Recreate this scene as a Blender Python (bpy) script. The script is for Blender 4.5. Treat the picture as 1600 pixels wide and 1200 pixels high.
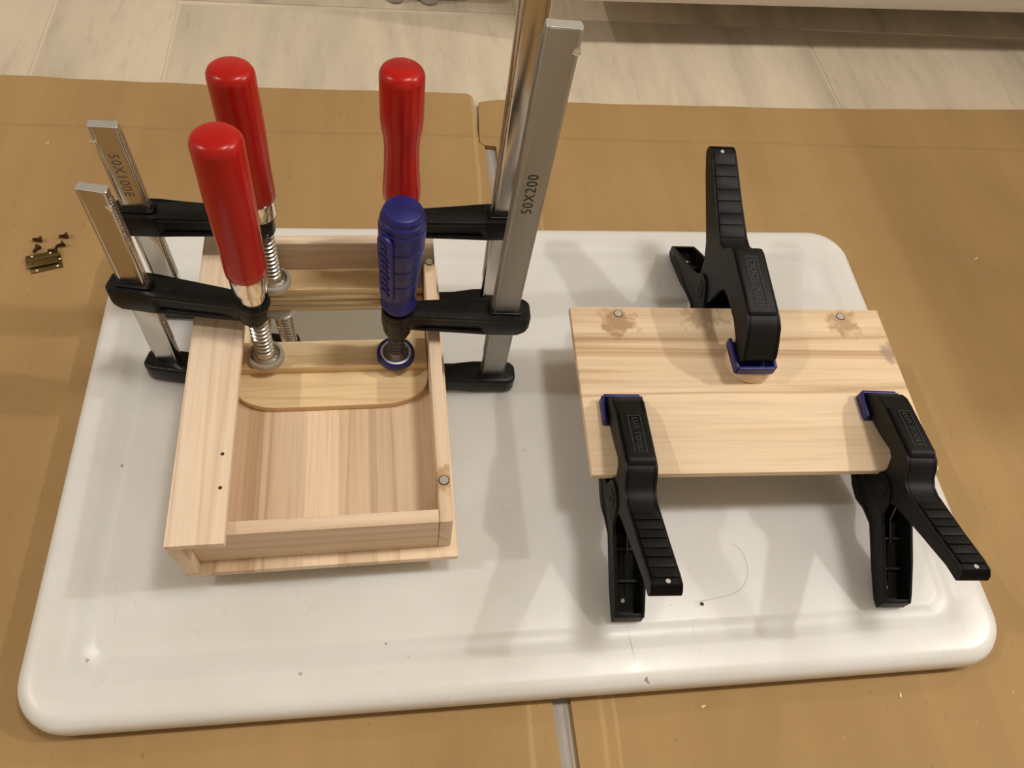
import bpy, bmesh, math, random
from mathutils import Vector, Matrix
random.seed(7)
for o in list(bpy.data.objects):
    bpy.data.objects.remove(o)
scene = bpy.context.scene
col = scene.collection
S = 0.001                      # geometry below is written in millimetres
R = math.radians

# ---------------------------------------------------------------- camera
cd = bpy.data.cameras.new('camera')
cam = bpy.data.objects.new('camera', cd)
col.objects.link(cam)
cd.sensor_width = 36
cd.lens = 1198.45 / 1600 * 36
cd.clip_start = 0.01
cd.clip_end = 50
cam.location = (-0.0737533, -0.2297115, 0.434842)
cam.rotation_euler = (0.5583500, -0.1077121, -0.0894557)
scene.camera = cam

# ---------------------------------------------------------------- light
w = bpy.data.worlds.new('world')
scene.world = w
w.use_nodes = True
w.node_tree.nodes['Background'].inputs[0].default_value = (1, .9, .78, 1)
w.node_tree.nodes['Background'].inputs[1].default_value = 0.0
vs = scene.view_settings
vs.view_transform = 'Standard'
vs.look = 'None'
vs.exposure = 0.50
vs.gamma = 1
vs.use_curve_mapping = False
WARM = (1.0, 0.94, 0.865)
# recessed ceiling spots (place in mm, watts, disc size in m)
LAMPS = [((-2050, 40, 2440), 17, .10), ((690, 40, 2440), 16, .36), ((2370, 40, 2440), 29, .10), ((2400, 1560, 2440), 15, .14)]
for p, e, sz in LAMPS:
    l = bpy.data.lights.new('spot_light', 'AREA')
    l.shape = 'DISK'
    l.size = sz
    l.energy = e
    l.color = WARM
    lo = bpy.data.objects.new('spot_light', l)
    lo.location = Vector(p) * S
    col.objects.link(lo)

# ---------------------------------------------------------------- helpers
def mesh_obj(name, bm, mat=None, parent=None, smooth=35, bev=0, seg=2, M=None, xform=None):
    if bev:
        bmesh.ops.remove_doubles(bm, verts=bm.verts, dist=1e-4)
        bm.normal_update()
        es = [e for e in bm.edges if len(e.link_faces) == 2 and e.calc_face_angle(0) > R(28)]
        bmesh.ops.bevel(bm, geom=es, offset=bev, segments=seg, profile=.5, affect='EDGES', clamp_overlap=True)
    if xform:
        for v in bm.verts:
            v.co = xform(v.co)
    if M is not None:
        bm.transform(M)
    bm.transform(Matrix.Scale(S, 4))
    bm.normal_update()
    me = bpy.data.meshes.new(name)
    bm.to_mesh(me)
    bm.free()
    if smooth:
        me.shade_smooth()
        me.set_sharp_from_angle(angle=R(smooth))
    if mat:
        me.materials.append(mat)
    o = bpy.data.objects.new(name, me)
    col.objects.link(o)
    if parent:
        o.parent = parent
    return o

def empty(name, loc, M3=None):
    o = bpy.data.objects.new(name, None)
    o.empty_display_size = .01
    mw = (M3.to_4x4() if M3 is not None else Matrix.Identity(4))
    mw.translation = Vector(loc) * S
    o.matrix_world = mw
    col.objects.link(o)
    return o

def tag(o, label=None, cat=None, group=None, kind=None):
    if label: o['label'] = label
    if cat: o['category'] = cat
    if group: o['group'] = group
    if kind: o['kind'] = kind
    return o

def box(bm, x0, x1, y0, y1, z0, z1):
    vs_ = [bm.verts.new((x, y, z)) for z in (z0, z1) for y in (y0, y1) for x in (x0, x1)]
    for f in ((0, 2, 3, 1), (4, 5, 7, 6), (0, 1, 5, 4), (1, 3, 7, 5), (3, 2, 6, 7), (2, 0, 4, 6)):
        bm.faces.new([vs_[i] for i in f])
    return bm

def BOX(*a):
    return box(bmesh.new(), *a)

def prism(bm, poly, t0, t1, f):
    """extrude 2-D polygon (a,b) from t0 to t1; f(a,b,t)->xyz ; t0/t1 may be callables"""
    g = lambda t, a, b: t(a, b) if callable(t) else t
    A = [bm.verts.new(f(a, b, g(t0, a, b))) for a, b in poly]
    B = [bm.verts.new(f(a, b, g(t1, a, b))) for a, b in poly]
    n = len(poly)
    fs = [bm.faces.new(A), bm.faces.new(B[::-1])]
    for i in range(n):
        fs.append(bm.faces.new((A[i], B[i], B[(i + 1) % n], A[(i + 1) % n])))
    bmesh.ops.recalc_face_normals(bm, faces=fs)
    return bm

XY = lambda a, b, t: (a, b, t)
XZ = lambda a, b, t: (a, t, b)

def lathe(bm, prof, n=32, c=(0, 0), axis='z'):
    rings = []
    def put(x, y, z):
        return (x, y, z) if axis == 'z' else (x, z, y)
    for r_, z in prof:
        if r_ < 1e-6:
            rings.append([bm.verts.new(put(c[0], c[1], z))])
        else:
            rings.append([bm.verts.new(put(c[0] + r_ * math.cos(2 * math.pi * k / n), c[1] + r_ * math.sin(2 * math.pi * k / n), z)) for k in range(n)])
    fs = []
    for a, b in zip(rings, rings[1:]):
        for k in range(n):
            k2 = (k + 1) % n
            if len(a) == 1 and len(b) == 1: continue
            if len(a) == 1: fs.append(bm.faces.new((a[0], b[k], b[k2])))
            elif len(b) == 1: fs.append(bm.faces.new((a[k], b[0], a[k2])))
            else: fs.append(bm.faces.new((a[k], b[k], b[k2], a[k2])))
    for rg in (rings[0], rings[-1]):
        if len(rg) > 1:
            fs.append(bm.faces.new(rg))
    bmesh.ops.recalc_face_normals(bm, faces=fs)
    return bm

def arc(cx, cy, r_, a0, a1, n):
    return [(cx + r_ * math.cos(R(a0 + (a1 - a0) * i / n)), cy + r_ * math.sin(R(a0 + (a1 - a0) * i / n))) for i in range(n + 1)]

def rrect(x0, x1, y0, y1, r_, n=8):
    return arc(x1 - r_, y0 + r_, r_, -90, 0, n) + arc(x1 - r_, y1 - r_, r_, 0, 90, n) + arc(x0 + r_, y1 - r_, r_, 90, 180, n) + arc(x0 + r_, y0 + r_, r_, 180, 270, n)

def text_mesh(name, s, size, mat, parent, M, extrude=.15, squash=1.0, kern=1.0):
    cu = bpy.data.curves.new(name, 'FONT')
    cu.body = s
    cu.size = size
    cu.extrude = extrude
    cu.align_x = 'CENTER'
    cu.align_y = 'CENTER'
    cu.space_character = kern
    cu.resolution_u = 3
    t = bpy.data.objects.new(name, cu)
    col.objects.link(t)
    dg = bpy.context.evaluated_depsgraph_get()
    me = bpy.data.meshes.new_from_object(t.evaluated_get(dg))
    bpy.data.objects.remove(t)
    me.transform(Matrix.Diagonal((squash, 1, 1, 1)))
    me.transform(M)
    me.transform(Matrix.Scale(S, 4))
    me.materials.clear()
    me.materials.append(mat)
    me.name = name
    o = bpy.data.objects.new(name, me)
    col.objects.link(o)
    o.parent = parent
    return o

# ---------------------------------------------------------------- materials
def mat(name, color, rough=.5, metal=0, spec=.5, coat=0, sss=0, trans=0):
    m = bpy.data.materials.new(name)
    m.use_nodes = True
    b = m.node_tree.nodes['Principled BSDF']
    b.inputs['Base Color'].default_value = (*color, 1)
    b.inputs['Roughness'].default_value = rough
    b.inputs['Metallic'].default_value = metal
    b.inputs['Specular IOR Level'].default_value = spec
    b.inputs['Coat Weight'].default_value = coat
    b.inputs['Coat Roughness'].default_value = .12
    b.inputs['Transmission Weight'].default_value = trans
    if sss:
        b.inputs['Subsurface Weight'].default_value = sss
        b.inputs['Subsurface Radius'].default_value = (.016, .013, .010)
        b.inputs['Subsurface Scale'].default_value = 1
    return m

class NT:
    def __init__(s, m):
        s.m = m; s.t = m.node_tree; s.b = s.t.nodes['Principled BSDF']
        s.tc = s.t.nodes.new('ShaderNodeTexCoord').outputs['Object']
    def n(s, typ, **kw):
        nd = s.t.nodes.new(typ)
        for k, v in kw.items():
            if k in nd.bl_rna.properties: setattr(nd, k, v)
            else: nd.inputs[k.replace('_', ' ')].default_value = v
        return nd
    def l(s, a, b): s.t.links.new(a, b)
    def map(s, scale=(1, 1, 1), rot=(0, 0, 0), loc=(0, 0, 0), src=None):
        nd = s.n('ShaderNodeMapping')
        nd.inputs['Scale'].default_value = scale
        nd.inputs['Rotation'].default_value = rot
        nd.inputs['Location'].default_value = loc
        s.l(src or s.tc, nd.inputs['Vector'])
        return nd.outputs[0]
    def noise(s, vec, scale=1, detail=4, rough=.55, dist=0):
        nd = s.n('ShaderNodeTexNoise')
        nd.inputs['Scale'].default_value = scale
        nd.inputs['Detail'].default_value = detail
        nd.inputs['Roughness'].default_value = rough
        nd.inputs['Distortion'].default_value = dist
        s.l(vec, nd.inputs['Vector'])
        return nd.outputs['Fac']
    def ramp(s, fac, stops, interp='LINEAR'):
        nd = s.n('ShaderNodeValToRGB')
        nd.color_ramp.interpolation = interp
        e = nd.color_ramp.elements
        while len(e) < len(stops): e.new(.5)
        for el, (p, c) in zip(e, stops):
            el.position = p
            el.color = (*c, 1) if isinstance(c, tuple) else (c, c, c, 1)
        s.l(fac, nd.inputs[0])
        return nd.outputs[0]
    def mix(s, fac, a, b, mode='MIX'):
        nd = s.n('ShaderNodeMix', data_type='RGBA', blend_type=mode)
        for i, v in ((0, fac), (6, a), (7, b)):
            if hasattr(v, 'links') or hasattr(v, 'is_linked'): s.l(v, nd.inputs[i])
            elif isinstance(v, tuple): nd.inputs[i].default_value = (*v, 1)
            else: nd.inputs[i].default_value = v
        return nd.outputs[2]
    def math(s, op, a, b=0.0):
        nd = s.n('ShaderNodeMath', operation=op)
        for i, v in ((0, a), (1, b)):
            if hasattr(v, 'is_linked'): s.l(v, nd.inputs[i])
            else: nd.inputs[i].default_value = v
        return nd.outputs[0]
    def color(s, c): s.l(c, s.b.inputs['Base Color'])
    def rough(s, c): s.l(c, s.b.inputs['Roughness'])
    def bump(s, h, strength=.2, dist=.001):
        nd = s.n('ShaderNodeBump')
        nd.inputs['Strength'].default_value = strength
        nd.inputs['Distance'].default_value = dist
        s.l(h, nd.inputs['Height'])
        s.l(nd.outputs[0], s.b.inputs['Normal'])

def lerp3(a, b, t): return tuple(x + (y - x) * t for x, y in zip(a, b))

def wood(name, light, dark, grain='y', seed=0, band=1.0, freq=70, spots=(), lines=1.0, linek=.45, strips=0):
    """plain-sawn pale wood, grain running along one object axis; spots = [(x,y,r)] stains (mm)"""
    m = mat(name, light, .55, spec=.3)
    t = NT(m)
    fi = {'x': (2.2, 1, 1), 'y': (1, 2.2, 1), 'z': (1, 1, 2.2)}[grain]
    sc = tuple(freq if f == 1 else 1.8 for f in fi)
    v = t.map(sc, loc=(seed * 3.1, seed * 1.7, seed))
    n1 = t.noise(v, 1, 5, .6, .35)
    v2 = t.map(tuple(520 if f == 1 else 14 for f in fi), loc=(seed, seed, 0))
    n2 = t.noise(v2, 1, 3, .6)
    v3 = t.map(tuple(20 if f == 1 else .8 for f in fi), loc=(seed * 2, 0, seed))
    n3 = t.noise(v3, 1, 2, .5, .2)
    # thin irregular growth lines: the zero crossings of a stretched noise
    nl = t.noise(t.map(tuple(34 * lines if f == 1 else 1.3 for f in fi), loc=(seed * .7, seed * .4, seed * .2)), 1, 2, .5, .5)
    rid = t.math('ABSOLUTE', t.math('SUBTRACT', nl, .5))
    c = t.ramp(n1, [(.28, lerp3(light, dark, .9 * band)), (.40, lerp3(light, dark, .4 * band)), (.50, lerp3(light, dark, .1)), (.62, light)])
    c2 = t.ramp(n3, [(.35, lerp3((1, 1, 1), (.80, .74, .66), band)), (.6, (1.0, 1.0, 1.0))])
    c = t.mix(1.0, c, c2, 'MULTIPLY')
    c = t.mix(1.0, c, t.ramp(rid, [(.0, lerp3((1, 1, 1), (.66, .55, .45), linek)), (.012, lerp3((1, 1, 1), (.80, .72, .65), linek)), (.045, (1.0, 1.0, 1.0))]), 'MULTIPLY')
    c3 = t.ramp(n2, [(.36, (.86, .83, .80)), (.5, (1.0, 1.0, 1.0))])
    c = t.mix(.6, c, c3, 'MULTIPLY')
    if strips:      # glued-up strips, each its own shade
        sx = t.n('ShaderNodeSeparateXYZ'); t.l(t.tc, sx.inputs[0])
        fl = t.math('FLOOR', t.math('ADD', t.math('MULTIPLY', sx.outputs[0], 1 / (strips * S)), .37))
        wn = t.n('ShaderNodeTexWhiteNoise', noise_dimensions='1D'); t.l(fl, wn.inputs['W'])
        c = t.mix(1.0, c, t.ramp(wn.outputs['Value'], [(0, (.86, .82, .76)), (.5, (1.0, .98, .96)), (1, (1.04, 1.03, 1.02))]), 'MULTIPLY')
    for (x, y, r_, colr) in spots:
        vv = t.map((1, 1, 1), loc=(-x * S, -y * S, 0))
        sep = t.n('ShaderNodeSeparateXYZ'); t.l(vv, sep.inputs[0])
        d2 = t.math('SQRT', t.math('ADD', t.math('POWER', sep.outputs[0], 2), t.math('POWER', sep.outputs[1], 2)))
        nn = t.noise(t.map((1, 1, 1)), 160, 4, .6)
        d2 = t.math('ADD', t.math('DIVIDE', d2, r_ * S), t.math('MULTIPLY', t.math('SUBTRACT', nn, .5), 2.4))
        f = t.ramp(d2, [(.45, .75), (.95, 0.0)])
        c = t.mix(f, c, colr)
    t.color(c)
    t.bump(n2, .12, .0004)
    return m

M = {}
LIDL, LIDD = (.88, .69, .475), (.64, .455, .285)
M['lid'] = wood('lid_wood', LIDL, LIDD, 'x', 2, .6, 95,
                [(-72, 46, 13, (.36, .2, .09)), (75, 46, 12, (.42, .25, .13)), (98, 24, 9, (.36, .26, .2)), (-18, 52, 16, (.38, .25, .15))], lines=1.15, linek=.9)
M['wall'] = wood('box_wall_wood', (.85, .68, .51), (.68, .52, .375), 'y', 5, .8, 60,
                 [(132, 28.6, 10, (.42, .25, .09)), (132, 174, 9, (.40, .26, .12))])
M['wallx'] = wood('box_end_wood', (.86, .685, .51), (.62, .46, .325), 'x', 6, .9, 60)
M['plank'] = wood('box_plank_wood', (.87, .70, .535), (.71, .55, .40), 'y', 9, .9, 55)
M['base'] = wood('box_base_wood', (.86, .68, .49), (.62, .45, .30), 'y', 12, .55, 120, lines=1.3, linek=.6, strips=21)
M['pine'] = wood('pine_wood', (.90, .70, .42), (.70, .49, .25), 'x', 3, .8, 60)
M['knob'] = wood('knob_wood', (.86, .66, .46), (.68, .50, .34), 'x', 8, .6, 60)

def board_mat():
    m = mat('white_plastic', (.74, .725, .69), .34, sss=.75)
    t = NT(m)
    n = t.noise(t.map((1, 1, 1)), 9, 4, .6)
    c = t.ramp(n, [(.35, (.69, .675, .64)), (.6, (.74, .73, .71))])
    # knife scratches
    for k, (rot, sc, loc) in enumerate((((0, 0, .6), (300, 10, 1), (0, 0, 0)), ((0, 0, -.9), (260, 9, 1), (3, 1, 0)))):
        n2 = t.noise(t.map(sc, rot, loc), 1, 3, .7, .1)
        n3 = t.noise(t.map((1, 1, 1), loc=(k * 5, 2, 0)), 7, 2)
        f = t.math('MULTIPLY', t.ramp(n2, [(.69, 0.0), (.73, 1.0)]), t.ramp(n3, [(.50, 0.0), (.64, .7)]))
        c = t.mix(f, c, (.38, .36, .33))
    sp = t.noise(t.map((1, 1, 1)), 190, 1, .5)
    sp2 = t.noise(t.map((1, 1, 1), loc=(4, 1, 2)), 11, 2, .5)
    f = t.math('MULTIPLY', t.ramp(sp, [(.765, 0.0), (.80, 1.0)]), t.ramp(sp2, [(.47, 0.0), (.60, .8)]))
    c = t.mix(f, c, (.25, .20, .14))
    t.color(c)
    t.rough(t.ramp(t.noise(t.map((1, 1, 1)), 30, 4), [(.3, .26), (.7, .42)]))
    t.bump(t.noise(t.map((1, 1, 1)), 900, 2), .06, .0005)
    return m
M['board'] = board_mat()

def cardboard():
    m = mat('cardboard', (.46, .29, .125), .75, spec=.25)
    t = NT(m)
    a = t.noise(t.map((1, 1, 1)), 5, 4, .55)
    c = t.ramp(a, [(.3, (.335, .208, .084)), (.7, (.405, .256, .108))])
    st = t.noise(t.map((26, 1.2, 1), (0, 0, .06)), 1, 3, .6)
    c = t.mix(.5, c, t.ramp(st, [(.35, (.86, .85, .83)), (.62, (1.05, 1.05, 1.05))]), 'MULTIPLY')
    fl = t.noise(t.map((1, .45, 1)), 330, 2, .6)
    c = t.mix(t.ramp(fl, [(.66, 0.0), (.76, .6)]), c, (.22, .13, .055))
    fl2 = t.noise(t.map((1, .6, 1), loc=(2, 2, 2)), 240, 2, .6)
    c = t.mix(t.ramp(fl2, [(.71, 0.0), (.80, .5)]), c, (.62, .43, .22))
    sp = t.n('ShaderNodeSeparateXYZ'); t.l(t.tc, sp.inputs[0])
    wob = t.math('MULTIPLY', t.math('SUBTRACT', t.noise(t.map((1, 1, 1)), 9, 3), .5), .006)
    for out, pos, wd, colr in ((1, .282, .0011, (.27, .16, .065)), (0, .027, .0009, (.56, .385, .19)), (0, .034, .0007, (.56, .385, .19)), (0, -.012, .0010, (.55, .38, .19)), (0, -.43, .0012, (.50, .33, .15))):
        dd = t.math('ABSOLUTE', t.math('SUBTRACT', t.math('ADD', sp.outputs[out], wob), pos))
        c = t.mix(t.ramp(t.math('DIVIDE', dd, wd * 2.2), [(.2, .38), (1.0, 0.0)]), c, colr)
    t.color(c)
    wv = t.n('ShaderNodeTexWave', wave_type='BANDS', bands_direction='X')
    wv.inputs['Scale'].default_value = 22
    wv.inputs['Distortion'].default_value = .6
    t.l(t.map((1, 1, 1), (0, 0, .04)), wv.inputs['Vector'])
    h = t.math('ADD', t.math('MULTIPLY', wv.outputs['Fac'], .25), t.noise(t.map((1, 1, 1)), 14, 3))
    t.bump(h, .22, .002)
    return m
M['cardboard'] = cardboard()

def tilemat():
    m = mat('stone_look_tile', (.62, .53, .41), .42)
    t = NT(m)
    oi = t.n('ShaderNodeObjectInfo')
    rnd = t.n('ShaderNodeVectorMath', operation='SCALE'); rnd.inputs['Scale'].default_value = 40
    cmb = t.n('ShaderNodeCombineXYZ'); t.l(oi.outputs['Random'], cmb.inputs[0]); t.l(oi.outputs['Random'], cmb.inputs[1])
    t.l(cmb.outputs[0], rnd.inputs[0])
    add = t.n('ShaderNodeVectorMath', operation='ADD'); t.l(t.tc, add.inputs[0]); t.l(rnd.outputs[0], add.inputs[1])
    a = t.noise(t.map((13, 2.0, 1), (0, 0, .16), src=add.outputs[0]), 1, 5, .6, .4)
    c = t.ramp(a, [(.30, (.43, .37, .285)), (.43, (.57, .485, .37)), (.60, (.68, .58, .44)), (.75, (.54, .46, .35))])
    b = t.noise(t.map((90, 16, 1), (0, 0, .16), src=add.outputs[0]), 1, 3, .65)
    c = t.mix(.7, c, t.ramp(b, [(.30, (.82, .80, .78)), (.45, (1.0, 1.0, 1.0))]), 'MULTIPLY')
    t.color(c)
    t.bump(b, .1, .001)
    return m
M['tile'] = tilemat()
M['grout'] = mat('grout', (.62, .53, .40), .8)
M['white_paint'] = mat('white_paint', (.62, .60, .56), .7)
M['lacquer'] = mat('white_lacquer', (.74, .69, .62), .4)
M['grey_rubber'] = mat('grey_plastic_foot', (.42, .40, .37), .4)

def red():
    m = mat('red_lacquer', (.42, .006, .004), .27, spec=.38)
    t = NT(m)
    n = t.noise(t.map((60, 60, 8)), 1, 3)
    c = t.ramp(n, [(.35, (.38, .006, .003)), (.65, (.47, .008, .004))])
    ch = t.noise(t.map((1, 1, 1)), 150, 3, .6)
    c = t.mix(t.ramp(ch, [(.72, 0.0), (.75, .55)]), c, (.72, .14, .10))
    t.color(c)
    return m
M['red'] = red()
def blue():
    m = mat('blue_plastic', (.012, .012, .22), .42)
    t = NT(m)
    n = t.noise(t.map((1, 1, 1)), 120, 3, .6)
    t.color(t.ramp(n, [(.3, (.006, .007, .105)), (.6, (.009, .010, .155)), (.78, (.04, .045, .25))]))
    t.bump(n, .08, .0006)
    return m
M['blue'] = blue()
def iron():
    m = mat('black_cast_iron', (.006, .006, .006), .30, spec=.26)
    t = NT(m)
    n = t.noise(t.map((1, 1, 1)), 700, 3, .6)
    n2 = t.noise(t.map((1, 1, 1)), 60, 3, .6)
    t.bump(t.math('ADD', n, n2), .32, .0006)
    c = t.ramp(t.noise(t.map((1, 1, 1), loc=(1, 2, 3)), 330, 4, .7), [(.62, (.006, .006, .006)), (.8, (.06, .057, .052))])
    t.color(c)
    return m
M['iron'] = iron()
def plastic():
    m = mat('black_nylon', (.008, .008, .0078), .48, spec=.2)
    t = NT(m)
    n = t.noise(t.map((1, 1, 1)), 1400, 2, .6)
    t.bump(n, .15, .0003)
    d = t.noise(t.map((1, 1, 1), loc=(1, 0, 3)), 210, 4, .7)
    t.color(t.ramp(d, [(.66, (.006, .006, .0057)), (.82, (.05, .048, .044))]))
    return m
M['nylon'] = plastic()
M['nylon_mark'] = mat('raised_black_lettering', (.035, .035, .034), .5)
def steel(name, base, rough, stain):
    m = mat(name, base, rough, 1)
    t = NT(m)
    n = t.noise(t.map((40, 40, 9)), 1, 4, .6)
    t.rough(t.ramp(n, [(.3, rough * .75), (.7, rough * 1.3)]))
    s1 = t.noise(t.map((1, 1, .55), loc=(stain, 0, 1)), 48, 5, .65, .4)
    f = t.ramp(s1, [(.64, 0.0), (.70, .85)])
    c = t.ramp(n, [(.3, lerp3(base, (0, 0, 0), .14)), (.7, base)])
    c = t.mix(f, c, (.13, .09, .065))
    t.color(c)
    sc = t.noise(t.map((900, 900, 30)), 1, 2)
    t.bump(sc, .05, .0003)
    return m
M['steel'] = steel('plated_steel', (.62, .58, .52), .17, 2)
M['dull_steel'] = steel('dull_steel', (.43, .425, .40), .5, 7)
M['thread'] = mat('screw_steel', (.66, .63, .57), .25, 1)
M['valley_shade'] = mat('valley_shade_steel', (.10, .09, .075), .4, .8)  # dark core colour paints the shade between the thread ridges
M['ground'] = mat('ground_steel_end', (.66, .65, .62), .42, .8)
M['chrome'] = mat('bright_zinc', (.78, .74, .67), .14, 1)
M['dark_metal'] = mat('blackened_steel', (.15, .145, .14), .26, 1)
M['grey_metal'] = mat('grey_steel', (.42, .41, .40), .25, 1)
M['clear'] = mat('milky_plastic', (.62, .58, .50), .25, trans=.35)
M['mirror'] = mat('mirror_glass', (.86, .86, .84), .02, 1)
M['ink'] = mat('black_print', (.012, .011, .010), .5)
M['engraved'] = mat('engraved_mark', (.16, .13, .10), .5)
M['magnet'] = mat('nickel_magnet', (.72, .69, .63), .3, 1)
M['hole'] = mat('drilled_hole', (.05, .028, .014), .9)
M['brass'] = mat('antique_brass', (.20, .145, .05), .35, 1)
M['screwmetal'] = mat('dark_bronze_screw', (.12, .075, .045), .4, 1)
M['chip'] = mat('wood_chip', (.78, .60, .36), .7)
M['hair'] = mat('hair', (.30, .25, .20), .5)

# ---------------------------------------------------------------- setting
FZ = -4.5
def struct(o): o['kind'] = 'structure'; return o
floor = struct(mesh_obj('floor', BOX(-2600, 2700, -2400, 2600, FZ - 30, FZ - 1.0), M['grout'], smooth=0))
tile_rows = [(461.5, 1062, [(-1180, -572), (-569, 36.5), (39.5, 640), (643, 1245)]),
             (-138.5, 458.5, [(-976, -373.5), (-370.5, -269.5), (-266.5, 338), (341, 944), (947, 1550)]),
             (-740, -141.5, [(-1180, -572), (-569, 36.5), (39.5, 640), (643, 1245)])]
for (y0, y1, xs) in tile_rows:
    for (x0, x1) in xs:
        cx, cy = (x0 + x1) / 2, (y0 + y1) / 2
        b = BOX(x0 - cx, x1 - cx, y0 - cy, y1 - cy, -6, 0)
        o = mesh_obj('tile', b, M['tile'], floor, bev=1.0, seg=2)
        o.location = Vector((cx, cy, FZ)) * S
        o.rotation_euler.z = R(.55)
struct(mesh_obj('ceiling', BOX(-2600, 2700, -2400, 2600, 2500, 2530), M['white_paint'], smooth=0))
struct(mesh_obj('wall_back', BOX(-2600, 2700, 2600, 2630, FZ - 1, 2500), M['white_paint'], smooth=0))
struct(mesh_obj('wall_front', BOX(-2600, 2700, -2430, -2400, FZ - 1, 2500), M['white_paint'], smooth=0))
struct(mesh_obj('wall_left', BOX(-2630, -2600, -2400, 2600, FZ - 1, 2500), M['white_paint'], smooth=0))
struct(mesh_obj('wall_right', BOX(2700, 2730, -2400, 2600, FZ - 1, 2500), M['white_paint'], smooth=0))
names = ['small recessed ceiling spot on the left of the room', 'wide round ceiling lamp nearly above the lid',
         'small recessed ceiling spot on the right of the room, over the side cabinet', 'recessed ceiling spot in the far right corner of the room']
for (p, e, sz), nm in zip(LAMPS, names):
    t = empty('ceiling_lamp', (p[0], p[1], 2500))
    tag(t, nm, 'lamp')
    r0 = sz * 500 + 8
    mesh_obj('trim_ring', lathe(bmesh.new(), [(r0, -0.5), (r0 + 12, -0.5), (r0 + 12, -14), (r0 + 8, -18), (r0, -18)], 40), M['lacquer'], t)

# kitchen base cabinets: one run at the back (its foot shows at the top edge), one on the right
def cabinet(name, loc, rot, width, depth, legz, label, doors):
    """front plane at local y=0, going back to +depth, from local x=0 to width"""
    c = empty(name, loc, Matrix.Rotation(R(rot), 3, 'Z'))
    tag(c, label, 'cabinet', 'kitchen base cabinets')
    mesh_obj('carcass', BOX(0, width, 3, depth, legz, 820), M['lacquer'], c, bev=1.2)
    mesh_obj('worktop', BOX(-4, width + 4, -19, depth + 4, 820.5, 850), M['lacquer'], c, bev=2)
    dw = width / doors
    for k in range(doors):
        d = mesh_obj('door', BOX(k * dw + 1.5, (k + 1) * dw - 1.5, -16, 2.5, legz + 21, 816), M['lacquer'], c, bev=1.2)
        mesh_obj('handle', BOX(k * dw + dw / 2 - 80, k * dw + dw / 2 + 80, -30, -16.5, 770, 780), M['chrome'], d, bev=2)
    mesh_obj('bottom_rail', BOX(0, width, -14, 2.5, legz, legz + 18), M['lacquer'], c, bev=1.2)
    for sx in (60, width - 60):
        for sy in (180, depth - 60):
            mesh_obj('leg', lathe(bmesh.new(), [(20, 0), (20, 3), (15, 6), (15, legz)], 20, (sx, sy)), M['grey_rubber'], c)
    return c
cabinet('base_cabinet', (91, 428.5, FZ), 2.3, 920, 580, 46.5, 'white kitchen base cabinet on short legs, its foot showing at the top edge', 2)
cabinet('base_cabinet', (1046, 850, FZ), -90, 840, 580, 46.5, 'white kitchen base cabinet on short legs on the right of the room', 2)
# low stand with round grey feet
st = empty('low_stand', (-60, 560, FZ))
tag(st, 'low white stand on round grey feet at the top edge, left of the long bench', 'stand')
mesh_obj('board', BOX(-60, 60, -86, 120, 26, 44), M['lacquer'], st, bev=1.2)
for sx in (-15.5, 16.5):
    mesh_obj('foot', lathe(bmesh.new(), [(5.5, 0), (8.0, 1.2), (8.6, 4), (7.4, 9), (6.5, 26)], 20, (sx, -82)), M['grey_rubber'], st)
for sx in (-40, 40):
    mesh_obj('foot', lathe(bmesh.new(), [(5.5, 0), (8.0, 1.2), (8.6, 4), (7.4, 9), (6.5, 26)], 20, (sx, 100)), M['grey_rubber'], st)

# ---------------------------------------------------------------- cardboard sheets
def jag(pts, amp, step):
    out = []
    for (a, b) in zip(pts, pts[1:]):
        n = max(1, int(math.dist(a, b) / step))
        for i in range(n):
            t_ = i / n
            out.append((a[0] + (b[0] - a[0]) * t_ + random.uniform(-amp, amp), a[1] + (b[1] - a[1]) * t_ + random.uniform(-amp, amp)))
    out.append(pts[-1])
    return out
def sheet(name, poly, label):
    bm = bmesh.new()
    prism(bm, poly, FZ + .3, 0, XY)
    o = mesh_obj(name, bm, M['cardboard'], None, smooth=0, bev=0)
    tag(o, label, 'cardboard')
    return o
left_edge = jag([(3.5, -560), (2.6, -195), (1.5, -160), (-1, 60), (-4.5, 270.5)], .5, 14) + [(-8.5, 274), (-9, 281), (-11, 333), (-15.5, 336.5)]
back_l = jag([(-15.5, 336.5), (-200, 336), (-393, 340.5), (-700, 343)], .7, 25)
L = left_edge + back_l[1:] + [(-700, -560)]
sheet('cardboard_sheet', L, 'brown cardboard sheet on the tiles, left of the seam under the white board')
right_edge = [(12.3, -560), (12.0, -195), (11.3, -160), (8.5, 60), (5.0, 270.5), (-3.6, 271.2), (-7.9, 274.2), (-8.3, 281), (-5.8, 326)]
back_r = jag([(-5.8, 326), (10, 329), (163, 329.5), (330, 332), (527, 340), (760, 346)], .6, 25)
Rr = [(760, -560)] + back_r[::-1] + right_edge[::-1][1:]
sheet('cardboard_sheet', Rr, 'brown cardboard sheet on the tiles, right of the seam under the white board')

o = mesh_obj('gap_shade_strip', prism(bmesh.new(), [(3.8, -560), (11.6, -560), (7.7, 60), (4.4, 269.8), (-3.6, 269.8), (-.2, 60)], FZ + .02, FZ + .5, XY), mat('gap_shade_grey', (.36, .325, .29), .6), None, smooth=0)  # dark strip standing in for the shade on the floor inside the gap
tag(o, 'narrow grey strip painted as the shaded floor in the gap between the two cardboard sheets', 'strip')

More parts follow.
